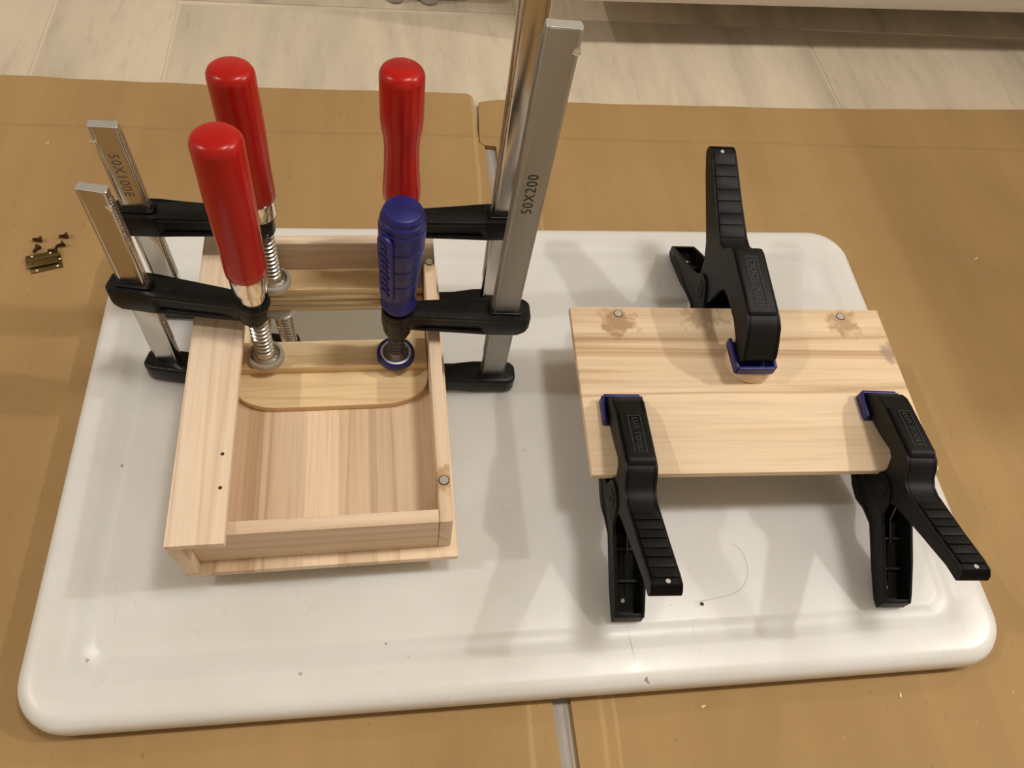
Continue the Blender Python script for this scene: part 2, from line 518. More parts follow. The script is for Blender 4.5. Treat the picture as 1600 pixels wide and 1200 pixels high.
# ---------------------------------------------------------------- cutting board
def cutting_board():
    bm = bmesh.new()
    W, D, R0 = 265, 162.5, 27
    prof = [(7, 0.2), (2.5, 1.2), (.4, 5), (0, 10), (.5, 14.5), (2.2, 18), (5.5, 19.7), (9, 20),
            (19.5, 20), (20.6, 19.9), (22, 19.5), (24.2, 18.9), (27, 18.7), (29.8, 18.9), (32, 19.5), (33.4, 19.9), (34.5, 20), (60, 20)]
    rings = []
    for d, z in prof:
        r_ = max(R0 - d, 11) if d < 12 else (16 if d < 27 else 12)
        pl = rrect(-W + d, W - d, -D + d, D - d, r_, 10)
        rings.append([bm.verts.new((x, y, z)) for x, y in pl])
    n = len(rings[0])
    for a, b in zip(rings, rings[1:]):
        for k in range(n):
            bm.faces.new((a[k], a[(k + 1) % n], b[(k + 1) % n], b[k]))
    bm.faces.new(rings[-1]); bm.faces.new(rings[0][::-1])
    o = mesh_obj('cutting_board', bm, M['board'], None, smooth=50)
    o.location = (0, 0, .0001)
    tag(o, 'large white plastic cutting board with a juice groove, lying on the cardboard', 'cutting board')
cutting_board()

# ---------------------------------------------------------------- wooden box
th = R(1.05)
BOX0 = (-186.4, -95.4, 34)
bx = empty('wooden_box', BOX0, Matrix.Rotation(th, 3, 'Z'))
tag(bx, 'pale wooden tray box with a mirror inside, held by four screw clamps', 'box')
mesh_obj('base_panel', BOX(0, 139, 0, 200, 0, 5), M['base'], bx, bev=.6)
mesh_obj('side_wall', BOX(.4, 7.4, .2, 197, 5, 39.5), M['wall'], bx, bev=.4)
mesh_obj('side_wall', BOX(128.6, 135.3, 6, 197, 5, 39.9), M['wall'], bx, bev=.6)
mesh_obj('end_wall', BOX(7.4, 128.5, 6.2, 13.2, 5, 39.4), M['wallx'], bx, bev=.5)
mesh_obj('end_wall', BOX(7.4, 128.5, 190.3, 197, 5, 39.4), M['wallx'], bx, bev=.5)
plank = mesh_obj('cover_plank', BOX(.2, 27.2, .2, 197, 39.6, 44.4), M['plank'], bx, bev=.5)
def disc(name, x, y, z, r_, m, par, h=.5, n=20):
    return mesh_obj(name, lathe(bmesh.new(), [(r_, z), (r_, z + h)], n, (x, y)), m, par)
for (x, y) in ((23.2, 28.8), (22.7, 47.2), (23.0, 38)):
    if y != 38: disc('screw_hole', x, y, 44.25, .95, M['hole'], plank, .25, 14)
for (x, y) in ((132, 28.6), (131.8, 174.3)):
    disc('glue_ring', x, y, 39.8, 2.9, M['hole'], bx, .2)
    disc('magnet', x, y, 39.9, 2.35, M['magnet'], bx, .45)
# mirror frame: one board with a rectangular opening and rounded corners
def frame_board():
    bm = bmesh.new()
    x0, x1, y0, y1 = 8.2, 128.2, 92.8, 190.1
    outer = arc(x1 - 24, y0 + 16, 1, -90, 0, 1)
    outer = []
    for cx, sx in ((x1 - 26, 1), (x0 + 34, -1)):
        a = [(cx + sx * 26 * math.cos(R(t_)), y0 + 17 + 17 * math.sin(R(t_))) for t_ in ([-90, -75, -60, -45, -30, -15, 0])] if sx == 1 else \
            [(cx + sx * 26 * math.cos(R(t_)), y0 + 17 + 17 * math.sin(R(t_))) for t_ in ([0, -15, -30, -45, -60, -75, -90])]
        if sx == 1: outer += a + [(x1, y1), (x0 + 8, y1)]
        else: outer += a
    # strips around the opening, as four prisms
    hx0, hx1, hy0, hy1 = 22.5, 117, 120, 172.9
    pf = [p for p in outer if p[1] < 111]
    left = [p for p in pf if p[0] < 60]; right = [p for p in pf if p[0] >= 60]
    front = left + right + [(x1, hy0), (x0 + 8, hy0)]
    prism(bm, front, 5.05, 9.9, XY)
    box(bm, x0 + 8, x1, hy1, y1, 5.05, 9.9)
    box(bm, x0 + 8, hx0, hy0, hy1, 5.05, 9.9)
    box(bm, hx1, x1, hy0, hy1, 5.05, 9.9)
    return bm
fr = mesh_obj('mirror_frame', frame_board(), M['pine'], bx, bev=.35)
mesh_obj('mirror', BOX(22.7, 116.8, 120.2, 172.7, 5.05, 5.7), M['mirror'], bx, smooth=0)
mesh_obj('batten', BOX(9, 128.2, 115.9, 134.6, 10, 16), M['pine'], bx, bev=.4)
mesh_obj('batten', BOX(9, 128.2, 173.4, 190.1, 10, 16), M['pine'], bx, bev=.4)

# ---------------------------------------------------------------- screw clamps
def tilted(axis, xdir):
    z = Vector(axis).normalized()
    x = Vector(xdir); x = (x - z * x.dot(z)).normalized()
    y = z.cross(x)
    return Matrix((x, y, z)).transposed()

def screw_clamp(name, B, T, pad, barlen, arm_z, lean, hz, kind, label, steelm, mark=None, markz=0, markflip=False, arm_h=15, face=-1):
    """B bar foot, T bar top, pad pad centre (world mm, foot of pad); hz = handle z range (world)"""
    B = Vector(B); T = Vector(T); P = Vector(pad)
    ax = (T - B).normalized()
    d = P - B
    M3 = tilted(ax, d)
    root = empty(name, B, M3)
    tag(root, label, 'clamp', 'screw clamps on the wooden box')
    inv = M3.inverted()
    Pl = inv @ (P - B)
    tx, tz = Pl.x, Pl.z
    # bar
    cs = []
    hw, ht, rc = 7.5, 3.0, .45
    half = [(7.5, -1.6), (7.5, 1.6), (6.9, 2.7), (5.6, 3.0), (5.0, 2.65), (-5.0, 2.65), (-5.6, 3.0), (-6.9, 2.7), (-7.5, 1.6), (-7.5, -1.6), (-6.9, -2.7), (-5.6, -3.0), (-5.0, -2.65), (5.0, -2.65), (5.6, -3.0), (6.9, -2.7)]
    ys = -1 if M3.col[1].y > 0 else 1          # local side of the bar's broad face towards the viewer
    bar = mesh_obj('bar', prism(bmesh.new(), half, 3, barlen, XY), steelm, root, bev=.3, seg=1)
    mesh_obj('ground_end', prism(bmesh.new(), [(a * .96, b * .96) for a, b in half], barlen - .1, barlen + .35, XY), M['ground'], bar, bev=.15, seg=1)
    bm = bmesh.new()
    z = tz + 6
    while z < barlen - 4:
        box(bm, 7.4, 7.85, -1.7, 1.7, z, z + .8); z += 1.6
    tag(mesh_obj('serration', bm, steelm, bar, smooth=0), kind='stuff')
    bmp = lathe(bmesh.new(), [(1.8, -.6), (1.7, .4), (1.0, 1.0), (0, 1.2)], 14)
    mesh_obj('stop_pin', bmp, M['chrome'], bar, M=Matrix.Translation((face * 6.2, ys * 2.6, barlen - 9)) @ Matrix.Rotation(R(90) * -ys, 4, 'X'))
    if mark:
        rot = Matrix.Rotation(R(90), 4, 'X')
        spin = Matrix.Rotation(R(-90 if markflip else 90), 4, 'Z')
        text_mesh('size_mark', mark, 7.2, M['engraved'] if markflip else M['ink'], bar,
                  Matrix.Translation((0, ys * 2.68, markz)) @ Matrix.Rotation(0 if ys < 0 else R(180), 4, 'Z') @ rot @ spin, .06, .95, 1.15)
    # fixed jaw
    def outline(hb, ha, rt, x0, over):
        pts = [(x0, -hb * .55), (x0 + 2.5, -hb * .9), (x0 + 6, -hb), (12, -hb), (24, -ha), (tx - rt * .9, -ha)]
        pts += arc(tx, 0, rt, -125, 125, 12)
        return pts + [(a, -b) for a, b in pts[:6][::-1]]
    bm = bmesh.new()
    prism(bm, outline(8.2, 7, 8, -14.5, 8), .4, lambda a, b: 13 if a < 20 else 12.2, XY)
    mesh_obj('fixed_jaw', bm, M['iron'], root, bev=2.0, seg=3)
    mesh_obj('jaw_pad', lathe(bmesh.new(), [(7, 11.9), (7, 13.4), (6.4, 13.9)], 24, (tx, 0)), M['iron'], root)
    # sliding arm
    z0, z1 = arm_z - arm_h, arm_z
    top = lambda a, b: z1 - (2.2 * max(0, a - 8) / tx if a > 8 else 0) - (1.2 if a < -10 else 0)
    bot = lambda a, b: z0 + (2.4 if a < -10 else 0)
    rt = 8.3
    bm = bmesh.new()
    full = [(-14.5, -5), (-12, -7.6), (-8, -8.2), (10, -8.2), (22, -7.4), (tx - 15, -6.2), (tx - 8.4, -5.6)] + arc(tx, 0, rt, -140, 140, 14)
    full = full + [(a, -b) for a, b in full[:7][::-1]]
    web = [(-14.5, -5), (-12, -7.6), (-8, -8.2), (11, -8.2), (14, -6.2), (tx - 17, -5.0), (tx - 13, -5.0), (tx - 8.4, -5.6)] + arc(tx, 0, rt, -140, 140, 14)
    web = web + [(a, -b) for a, b in web[:8][::-1]]
    prism(bm, web, lambda a, b: bot(a, b) + 1, lambda a, b: top(a, b) - 1, XY)
    arm = mesh_obj('sliding_arm', bm, M['iron'], root, bev=.8, seg=2)
    for nm, lo, hi in (('flange', lambda a, b: top(a, b) - 3.6, top), ('flange', bot, lambda a, b: bot(a, b) + 3.4)):
        mesh_obj(nm, prism(bmesh.new(), full, lo, hi, XY), M['iron'], arm, bev=1.3, seg=2)
    mesh_obj('bar_slot', prism(bmesh.new(), rrect(-9.3, 9.3, -4.6, 4.6, 1.5, 4), z1 - 2.3, z1 + .5, XY), M['iron'], arm, bev=.6)
    # spindle group in its own slightly leaning frame about the pad
    la = inv @ Vector(lean).normalized()
    q_ = Vector((0, 0, 1)).rotation_difference(la).to_matrix().to_4x4()
    SM = Matrix.Translation((tx, 0, 0)) @ Matrix.Translation((0, Pl.y, tz)) @ q_
    ph0, ph1 = hz[0] - P.z, hz[1] - P.z
    zt = z1 - P.z + B.z - 20 + 20 - B.z if False else (arm_z + B.z - P.z)
    dark = kind == 'blue'
    ro = 4.9 if dark else 5.5
    core = mesh_obj('spindle', lathe(bmesh.new(), [(3.4, 4.5), (ro - 1.0, 6.5), (ro - 1.0, ph0 + 3)], 24), M['valley_shade'], root, M=SM)
    bm = bmesh.new()
    z = 8.0
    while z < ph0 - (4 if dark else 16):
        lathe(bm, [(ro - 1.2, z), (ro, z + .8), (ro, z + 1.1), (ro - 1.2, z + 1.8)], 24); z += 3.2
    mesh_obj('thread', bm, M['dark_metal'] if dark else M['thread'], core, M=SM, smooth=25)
    mesh_obj('collar_rim', lathe(bmesh.new(), [(6.2, zt - 2.5), (8.6, zt - 2.5), (8.9, zt - 1.2), (8.4, zt + .3), (6.8, zt + .5), (6.2, zt - .5)], 28), M['iron'], root, M=SM)
    if dark:
        zb = zt - arm_h
        mesh_obj('collar', lathe(bmesh.new(), [(6.6, zb - 5), (7.6, zb - 4.2), (8.1, zb - 1), (8.1, zt - 1)], 32), M['iron'], root, M=SM)
    # pad
    if dark:
        pc = mesh_obj('pad_cap', lathe(bmesh.new(), [(9.6, 0), (11.0, .5), (11.2, 2), (11.0, 4.6), (10.4, 5.2), (9.6, 5.2), (9.3, 4.2), (9.2, .8)], 40), M['blue'], root, M=SM)
        mesh_obj('pad_ring', lathe(bmesh.new(), [(9.1, 1), (9.1, 4.6), (7.9, 4.9), (7.4, 3.4), (7.2, 1)], 40), mat('satin_ring', (.62, .62, .62), .4, .4), pc, M=SM)
        mesh_obj('pad_disc', lathe(bmesh.new(), [(7.1, .8), (7.1, 3.0), (6.0, 4.2), (5.0, 6.4), (4.6, 7.4), (3.5, 7.6)], 32), M['grey_metal'], pc, M=SM)
    else:
        pc = mesh_obj('pad_cap', lathe(bmesh.new(), [(9.6, 0), (10.2, .6), (10.4, 2.4), (10.2, 4.0), (9.6, 4.6), (8.4, 4.7), (8.2, 3.6), (8.0, .6)], 40), M['clear'], root, M=SM)
        mesh_obj('pad_disc', lathe(bmesh.new(), [(7.9, .8), (7.9, 3.4), (7.0, 4.2), (5.9, 5.0), (5.4, 7.4), (4.9, 8.4), (3.5, 8.6)], 32), M['thread'], pc, M=SM)
    # handle
    Lh = ph1 - ph0
    if kind == 'blue':
        prof = [(6.5, ph0), (8.4, ph0 + .8), (9.8, ph0 + 4), (9.6, ph0 + 6.5), (8.6, ph0 + 9), (8.7, ph0 + 12)]
        zz = ph0 + 12
        segs = [(14, 9.0, 10.0), (12.5, 10.1, 10.9), (12.5, 11.0, 11.5), (12, 11.5, 11.6)]
        for ln, ra, rb in segs:
            prof += [(ra - .35, zz + .2), (ra, zz + .8), (rb, zz + ln - .6), (rb - .5, zz + ln)]; zz += ln
        prof += [(11.2, zz + .3), (10.9, ph1 - 5.5), (10.0, ph1 - 4.6), (9.9, ph1 - 2), (9.0, ph1 - .5), (7.9, ph1), (0, ph1 - .3)]
        h = mesh_obj('handle', lathe(bmesh.new(), prof, 48), M['blue'], root, M=SM, smooth=28)
        # raised name plate with illegible embossing on its left front side
        az = Matrix.Rotation(math.atan2(-.75, -.66) - math.atan2(M3[1][0], M3[0][0]), 4, 'Z')
        bmq = bmesh.new()
        prism(bmq, rrect(-25, 25, -4.3, 4.3, 4.2, 6), 0, 2.2, XY)
        upr = Matrix.Rotation(R(90), 4, 'Y') @ Matrix.Rotation(R(0), 4, 'Z')
        mesh_obj('name_plate', bmq, M['blue'], h, bev=.5, M=SM @ az @ Matrix.Translation((9.9, 0, ph0 + 38)) @ Matrix.Rotation(R(4), 4, 'Y') @ upr)
        bmq = bmesh.new()
        for k in range(9):
            xx = -20 + k * 4.6
            hgt = random.uniform(1.6, 2.8)
            prism(bmq, [(xx + a, b) for a, b in ((-1.7, -hgt), (-.7, -hgt), (.2, .3), (1.2, -.8), (1.9, hgt), (1.0, hgt), (.2, 1.2), (-1.0, hgt * .5))], 2.1, 2.7, XY)
        mesh_obj('embossing', bmq, M['blue'], h, M=SM @ az @ Matrix.Translation((9.9, 0, ph0 + 38)) @ Matrix.Rotation(R(4), 4, 'Y') @ upr)
    else:
        if kind == 'waist':
            rp = [(9.6, 0), (10.3, 1.5), (10.4, 8), (9.6, 20), (9.2, 34), (9.5, 42), (10.6, 48), (11.0, 54), (11.1, Lh - 5)]
        else:
            rp = [(9.8, 0), (10.4, 1.0), (10.6, 6), (10.5, 18), (10.9, 32), (11.3, 46), (11.4, Lh - 5)]
        r1 = rp[-1][0]
        prof = [(r_, ph0 + z_) for r_, z_ in rp] + [(r1 - .25, ph1 - 3.2), (r1 - 1.1, ph1 - 1.6), (r1 - 2.5, ph1 - .5), (r1 - 4.2, ph1), (0, ph1 + .25)]
        h = mesh_obj('handle', lathe(bmesh.new(), prof, 48), M['red'], root, M=SM, smooth=40)
        f0 = ph0 - 13
        mesh_obj('ferrule', lathe(bmesh.new(), [(6.8, f0), (8.6, f0 + .6), (9.3, f0 + 3), (9.6, ph0 - .6), (9.4, ph0 + .6), (6, ph0 + .6)], 40), M['chrome'], h, M=SM)
        mesh_obj('spindle_neck', lathe(bmesh.new(), [(6.0, f0 - 8), (6.6, f0 - 7.5), (6.6, f0 + 1)], 28), M['chrome'], h, M=SM)
    return root

screw_clamp('screw_clamp', (-213, 39, 20), (-215, 48, 165), (-153.5, 28.5, 50), 144, 101 - 20, (.018, .052, 1), (123, 206.5), 'red',
            'red handled screw clamp at the front left of the wooden box, nearest the camera', M['steel'], face=1)
screw_clamp('screw_clamp', (-216.5, 86.5, 20), (-219, 93.5, 162), (-153, 84.5, 50), 142, 108 - 20, (.006, .057, 1), (118.5, 198), 'red',
            'red handled screw clamp at the back left, its bar stamped 50X100E', M['steel'], '50X100E', 112, True)
screw_clamp('screw_clamp', (-20, 27.5, 20), (-12, 32, 266), (-79, 28.5, 50), 246, 96 - 20, (.05, .02, 1), (98, 170.5), 'blue',
            'blue handled screw clamp on the right side of the box, its long bar printed 50X200', M['dull_steel'], '50X200', 163, False, face=-1)
screw_clamp('screw_clamp', (-16, 86, 20), (-12.5, 90.5, 266), (-75, 84.5, 50), 252, 110 - 20, (.018, .03, 1), (122, 203.5), 'waist',
            'red handled screw clamp behind the blue handled one, with a long shiny bar', M['steel'], face=1)

# ---------------------------------------------------------------- box lid
lid = empty('box_lid', (127.6, -6.2, 61), Matrix.Rotation(R(-1.25), 3, 'Z'))
tag(lid, 'pale wooden lid board with two magnets, raised on three spring clamps', 'lid')
lp = mesh_obj('lid_panel', BOX(-101.5, 101.5, -57, 57, 0, 5), M['lid'], lid, bev=.7)
for x in (-71.5, 74.5):
    disc('glue_ring', x, 51.8 if x < 0 else 51.4, 4.9, 2.9, M['hole'], lid, .15)
    disc('magnet', x, 51.8 if x < 0 else 51.4, 4.95, 2.4, M['magnet'], lid, .3)
mesh_obj('knob', lathe(bmesh.new(), [(14.2, 5), (14.8, 5.6), (14.8, 13.6), (13.9, 14.9), (0, 15)], 40, (3.6, 15.4)), M['knob'], lid)

# ---------------------------------------------------------------- spring clamps
def strip_inner(chain, th):
    """offset an open chain to its right by th"""
    out = []
    for i, p in enumerate(chain):
        a = Vector(chain[max(i - 1, 0)]); b = Vector(chain[min(i + 1, len(chain) - 1)])
        d = (b - a).normalized()
        out.append((p[0] + d.y * th, p[1] - d.x * th))
    return out

def spring_clamp(P, ang, top, bot, ltop, lbot, pivot, block, grips, hw, tiphw, padz, padl, padw, padc, lowpad, label, tiprise=0):
    """profiles in (s, world z); top/bot chains run jaw->handle tip; ltop/lbot for the lower arm"""
    Z = 20
    c, s_ = math.cos(R(ang)), math.sin(R(ang))
    M3 = Matrix(((c, -s_, 0), (s_, c, 0), (0, 0, 1)))
    root = empty('spring_clamp', (P[0], P[1], Z), M3)
    tag(root, label, 'clamp', 'spring clamps on the box lid')
    smax = max(a for a, _ in top)
    def taper(v):
        t_ = max(0, min(1, (v.x - pivot[0]) / (smax - pivot[0])))
        t0 = max(0, min(1, (14 - v.x) / 14))
        k = 1 + (tiphw / hw - 1) * t_ + .08 * t0
        return Vector((v.x, v.y * k, v.z))
    dz = lambda ch: [(a, b - Z) for a, b in ch]
    top, bot, ltop, lbot = dz(top), dz(bot), dz(ltop), dz(lbot)
    pv = (pivot[0], pivot[1] - Z)
    # upper arm: roof strip + two side cheeks
    bm = bmesh.new()
    prism(bm, top + bot[::-1], -hw, -hw + 2, XZ)
    prism(bm, top + bot[::-1], hw - 2, hw, XZ)
    ua = None
    bm2 = bmesh.new()
    prism(bm2, top + strip_inner(top, 2.6)[::-1], -hw, hw, XZ)
    me_tmp = bpy.data.meshes.new('tmp')
    bmesh.ops.bevel(bm2, geom=[e for e in bm2.edges if e.calc_face_angle(0) > R(50)], offset=1.0, segments=3, profile=.5, affect='EDGES', clamp_overlap=True)
    bm2.to_mesh(me_tmp); bm2.free()
    bm.from_mesh(me_tmp); bpy.data.meshes.remove(me_tmp)
    prism(bm, [top[-3], top[-2], top[-1], bot[-1], (bot[-1][0] - 2.5, bot[-1][1] - .8), (top[-3][0] - .5, top[-3][1] - 2.2)], -hw + .4, hw - .4, XZ)   # closed handle tip
    ua = mesh_obj('upper_arm', bm, M['nylon'], root, xform=taper, smooth=40)
    # raised label block
    (b0, h0), (b1, h1) = block
    h0 -= Z; h1 -= Z
    bm = bmesh.new()
    bw = hw - 1.6
    prism(bm, [(b0, h0 - 2.5), (b0 + .6, h0 + 1.2), (b0 + 2.2, h0 + 2.2), (b1 - 3, h1 + 2.2), (b1 - .6, h1 + 1.2), (b1 + 2, h1 - 3)], -bw, bw + .8, XZ)
    blk = mesh_obj('label_block', bm, M['nylon'], ua, bev=1.1, seg=3)
    slope = math.atan2(h1 - h0, b1 - b0)
    mid = ((b0 + b1) / 2 - .5, .4, (h0 + h1) / 2 + 2.2)
    TM = Matrix.Translation(mid) @ Matrix.Rotation(-slope, 4, 'Y')
    ll = (b1 - b0) * .74
    bm = bmesh.new()
    for x0, x1, y0, y1 in ((-ll / 2, ll / 2, -3.5, -3.1), (-ll / 2, ll / 2, 3.1, 3.5), (-ll / 2, -ll / 2 + .4, -3.1, 3.1), (ll / 2 - .4, ll / 2, -3.1, 3.1)):
        box(bm, x0, x1, y0, y1, -.2, .3)
    mesh_obj('label_frame', bm, M['nylon_mark'], blk, smooth=0, M=TM)
    text_mesh('lettering', 'LUX TOOLS', ll * .165, M['nylon_mark'], blk, TM, .28, 1.0, 1.02)
    # grip steps
    bm = bmesh.new()
    g0, g1 = grips
    n = 7
    ht = lambda s1: next((a[1] + (b[1] - a[1]) * (s1 - a[0]) / (b[0] - a[0]) for a, b in zip(top, top[1:]) if a[0] <= s1 <= b[0] and b[0] > a[0]), top[-1][1])
    for k in range(n):
        a = g0 + (g1 - g0) * k / n; b = g0 + (g1 - g0) * (k + 1) / n - .5
        e0, e1 = (.5, 1.5) if k % 2 == 0 else (1.3, .9)
        ww = hw - 1.8
        prism(bm, [(a, ht(a) - 1), (a, ht(a) + e0), (b, ht(b) + e1), (b, ht(b) - 1)], -ww, ww + .6, XZ)
    mesh_obj('grip', bm, M['nylon'], ua, xform=taper, bev=.35, seg=2)
    # end cap with a hole
    tipx, tipz = top[-3]
    mesh_obj('hanging_hole', lathe(bmesh.new(), [(1.15, 0), (1.15, .5)], 14), mat('hole_light', (.5, .47, .42), .6) if 'hole_light' not in bpy.data.materials else bpy.data.materials['hole_light'], ua,
             M=Matrix.Translation((tipx - 1.5, 1.0, ht(tipx - 1.5) - .1)) @ Matrix.Rotation(-math.atan2(top[-3][1] - top[-4][1], top[-3][0] - top[-4][0]), 4, 'Y'))
    # lower arm: floor strip + cheeks, open towards the other handle
    hl = hw + 1.3
    def taper2(v):
        t_ = max(0, min(1, (v.x - pivot[0]) / (smax - pivot[0])))
        return Vector((v.x, v.y * (1 + (tiphw * 1.03 / hl - 1) * t_), v.z))
    ear = arc(pv[0], pv[1], 10.5, 150, 15, 8)
    poly = [p for p in ltop if p[0] < pv[0] - 9] + ear + [p for p in ltop if p[0] > pv[0] + 10]
    bm = bmesh.new()
    prism(bm, poly + lbot[::-1], -hl, -hl + 1.9, XZ)
    prism(bm, poly + lbot[::-1], hl - 1.9, hl, XZ)
    flo = strip_inner(lbot, -2.2)
    prism(bm, [(lbot[-1][0] - 2.0, lbot[-1][1]), lbot[-1], ltop[-1], (ltop[-1][0] - 2.0, ltop[-1][1] + .8)], -hl + .3, hl - .3, XZ)   # closed handle tip
    prism(bm, lbot + flo[::-1], -hl, hl, XZ)
    la = mesh_obj('lower_arm', bm, M['nylon'], root, xform=taper2, smooth=30, bev=.35, seg=2)
    bm = bmesh.new()
    x_ = pv[0] + 14
    lx1 = lbot[-2][0]
    lb = lambda s1: next((a[1] + (b[1] - a[1]) * (s1 - a[0]) / (b[0] - a[0]) for a, b in zip(lbot, lbot[1:]) if a[0] <= s1 <= b[0] and b[0] > a[0]), lbot[-1][1])
    for fx in (.42, .72):
        xx = pv[0] + (lx1 - pv[0]) * fx
        box(bm, xx, xx + 1.4, -hl + 1.5, hl - 1.5, lb(xx) + 1.5, lb(xx) + 5.2)
    prism(bm, [(pv[0] + 12, lb(pv[0] + 12) + 1.5), (lx1 - 8, lb(lx1 - 8) + 1.5), (lx1 - 8, lb(lx1 - 8) + 3.5), (pv[0] + 12, lb(pv[0] + 12) + 4.5)], -.7, .7, XZ)
    mesh_obj('rib', bm, M['nylon'], la, xform=taper2)
    xx = lx1 - 5
    mesh_obj('hanging_hole', lathe(bmesh.new(), [(1.1, 0), (1.1, .5)], 14), bpy.data.materials['hole_light'], la,
             M=Matrix.Translation((xx, -1.6, lb(xx) + 2.1)) @ Matrix.Rotation(-math.atan2(lb(xx) - lb(xx - 6), 6), 4, 'Y'))
    # pivot pin with washers, and the coil spring
    bm = bmesh.new()
    lathe(bm, [(0, -hl - 1.0), (1.6, -hl - 1.0), (2.0, -hl - .5), (5.6, -hl - .5), (6.2, -hl + .3), (6.2, hl - .3), (5.6, hl + .5), (2.0, hl + .5), (1.6, hl + 1), (0, hl + 1)], 24, (pv[0], pv[1]), 'y')
    mesh_obj('pivot_pin', bm, M['nylon'], root, smooth=30)
    # spring leg lying in the lower handle
    cu = bmesh.new()
    pts = [(pv[0] + 5, .8, pv[1] + 2), (pv[0] + 12, .9, lb(pv[0] + 12) + 6), (pv[0] + 24, .9, lb(pv[0] + 24) + 4.6)]
    for a, b in zip(pts, pts[1:]):
        va, vb = Vector(a), Vector(b)
        qd = (vb - va).to_track_quat('Z', 'Y').to_matrix().to_4x4()
        tmp = lathe(bmesh.new(), [(.8, 0), (.8, (vb - va).length)], 8)
        tmp.transform(Matrix.Translation(va) @ qd)
        mt = bpy.data.meshes.new('t'); tmp.to_mesh(mt); tmp.free(); cu.from_mesh(mt); bpy.data.meshes.remove(mt)
    mesh_obj('spring_leg', cu, M['dark_metal'], root)
    # pads: blue trays, upper one upright, lower one turned over
    def tray(z, up):
        bm = bmesh.new()
        s0, s1 = padc - padl / 2, padc + padl / 2
        w_ = padw / 2
        k = 1 if up else -1
        prism(bm, rrect(s0, s1, -w_, w_, 2.2, 3), z, z + 2.2 * k, XY)
        t_ = 2.0
        hgt = 6.2
        for a0, a1, c0, c1 in ((s0, s0 + t_, -w_ + 1.5, w_ - 1.5), (s0 + 1.2, s1, -w_, -w_ + t_), (s0 + 1.2, s1, w_ - t_, w_)):
            zz = sorted((z + .4 * k, z + hgt * k))
            box(bm, a0, a1, c0, c1, zz[0], zz[1])
        zz = sorted((z + 1 * k, z + 5.5 * k))
        box(bm, padc - 3, padc + 3, -4, 4, zz[0], zz[1])
        return bm
    mesh_obj('jaw_pad', tray(padz - Z, True), M['blue'], root, bev=.55, seg=2)
    mesh_obj('jaw_pad', tray(lowpad - Z, False), M['blue'], root, bev=.55, seg=2)
    return root

F_top = [(-5.5, 71), (-5, 74.5), (-2.5, 78.5), (2, 81.5), (9, 83.5), (40, 88.5), (45, 88.8), (48.5, 86.5), (52.5, 82), (57, 80), (62, 80.5), (67, 82.5), (86, 90), (104, 97.8), (109, 99.3), (112, 97.5), (113, 95)]
F_bot = [(-4.5, 70), (3, 69.5), (14, 70.5), (24, 73.5), (33, 77), (37.5, 76), (41, 70), (41.5, 62), (43, 54), (47, 51), (52, 51.5), (56, 57), (61, 65), (67, 69), (86, 80), (104, 90), (112.5, 93)]
F_lt = [(-4.5, 56), (3, 56.5), (14, 55.5), (24, 53), (33, 50.5), (37.5, 52), (62, 53.5), (86, 42), (101.5, 33), (105.5, 30)]
F_lb = [(-5.5, 54), (-4, 49), (2, 45), (9, 42.5), (36, 34), (44, 34), (52, 38), (62, 39), (86, 27.5), (100, 21), (105.5, 21.3)]
spring_clamp((47.3, -23.0), -92.4, F_top, F_bot, F_lt, F_lb, (49, 58), ((9, 83.5), (44, 89)), (67, 106), 8.6, 7.7, 66.05, 17.5, 24, 0, 60.9,
             'black spring clamp with blue jaws at the front left corner of the lid')
spring_clamp((204.3, -24.5), -93.5, F_top, F_bot, F_lt, F_lb, (49, 58), ((9, 83.5), (44, 89)), (67, 106), 8.6, 7.7, 66.05, 17.5, 24, 0, 60.9,
             'black spring clamp with blue jaws at the front right corner of the lid')
B_top = [(-5, 84), (-4.5, 88), (0, 94), (6, 101.5), (11, 104), (16, 105), (55, 109), (59.5, 108), (63.5, 104), (67, 99), (72, 96.5), (78, 97), (100, 104), (128, 114.5), (135, 116.5), (139, 115.5), (140.5, 112)]
B_bot = [(-4, 82.5), (3, 82), (12, 85), (22, 88), (38, 88.5), (46, 87), (50, 80), (53, 66), (58, 55), (65, 50), (72, 50), (78, 58), (82, 72), (90, 80), (104, 88), (128, 101), (140, 109)]
B_lt = [(-4, 56), (4, 56), (14, 55), (30, 52), (46, 50), (52, 53), (84, 56), (100, 46), (128, 31), (133, 28)]
B_lb = [(-5, 54), (-3, 48), (4, 43), (12, 41), (50, 35), (60, 36), (72, 39), (84, 35), (100, 28.5), (126, 20.8), (133, 21)]
spring_clamp((127.8, 3.5), 89.2, B_top, B_bot, B_lt, B_lb, (69, 58), ((12, 104.2), (58, 109)), (78, 132), 9.6, 8.0, 76.1, 22, 25, 2, 60.9,
             'black spring clamp pressing the round wooden knob from the back edge of the lid')

# ---------------------------------------------------------------- small things
hin = empty('hinge', (-316.5, 144.0, 0), Matrix.Rotation(R(17.5), 3, 'Z'))
tag(hin, 'small folded antique brass hinge lying on the cardboard by the loose screws', 'hinge')
mesh_obj('leaf', prism(bmesh.new(), rrect(-10, 10, -8.3, 2, .5, 3), .1, .9, XY), M['brass'], hin, bev=.15)
lf = mesh_obj('leaf', prism(bmesh.new(), rrect(-11.5, 7.8, -4.5, 6.8, .5, 3), 1.5, 2.3, XY), M['brass'], hin, bev=.15)
bm = bmesh.new()
for k in range(5):
    tmp = lathe(bmesh.new(), [(1.5, -11.5 + k * 4.3), (1.5, -11.5 + k * 4.3 + 4.1)], 14)
    tmp.transform(Matrix.Translation((0, 2.6, 1.6)) @ Matrix.Rotation(R(90), 4, 'Y'))
    mt = bpy.data.meshes.new('t'); tmp.to_mesh(mt); tmp.free(); bm.from_mesh(mt); bpy.data.meshes.remove(mt)
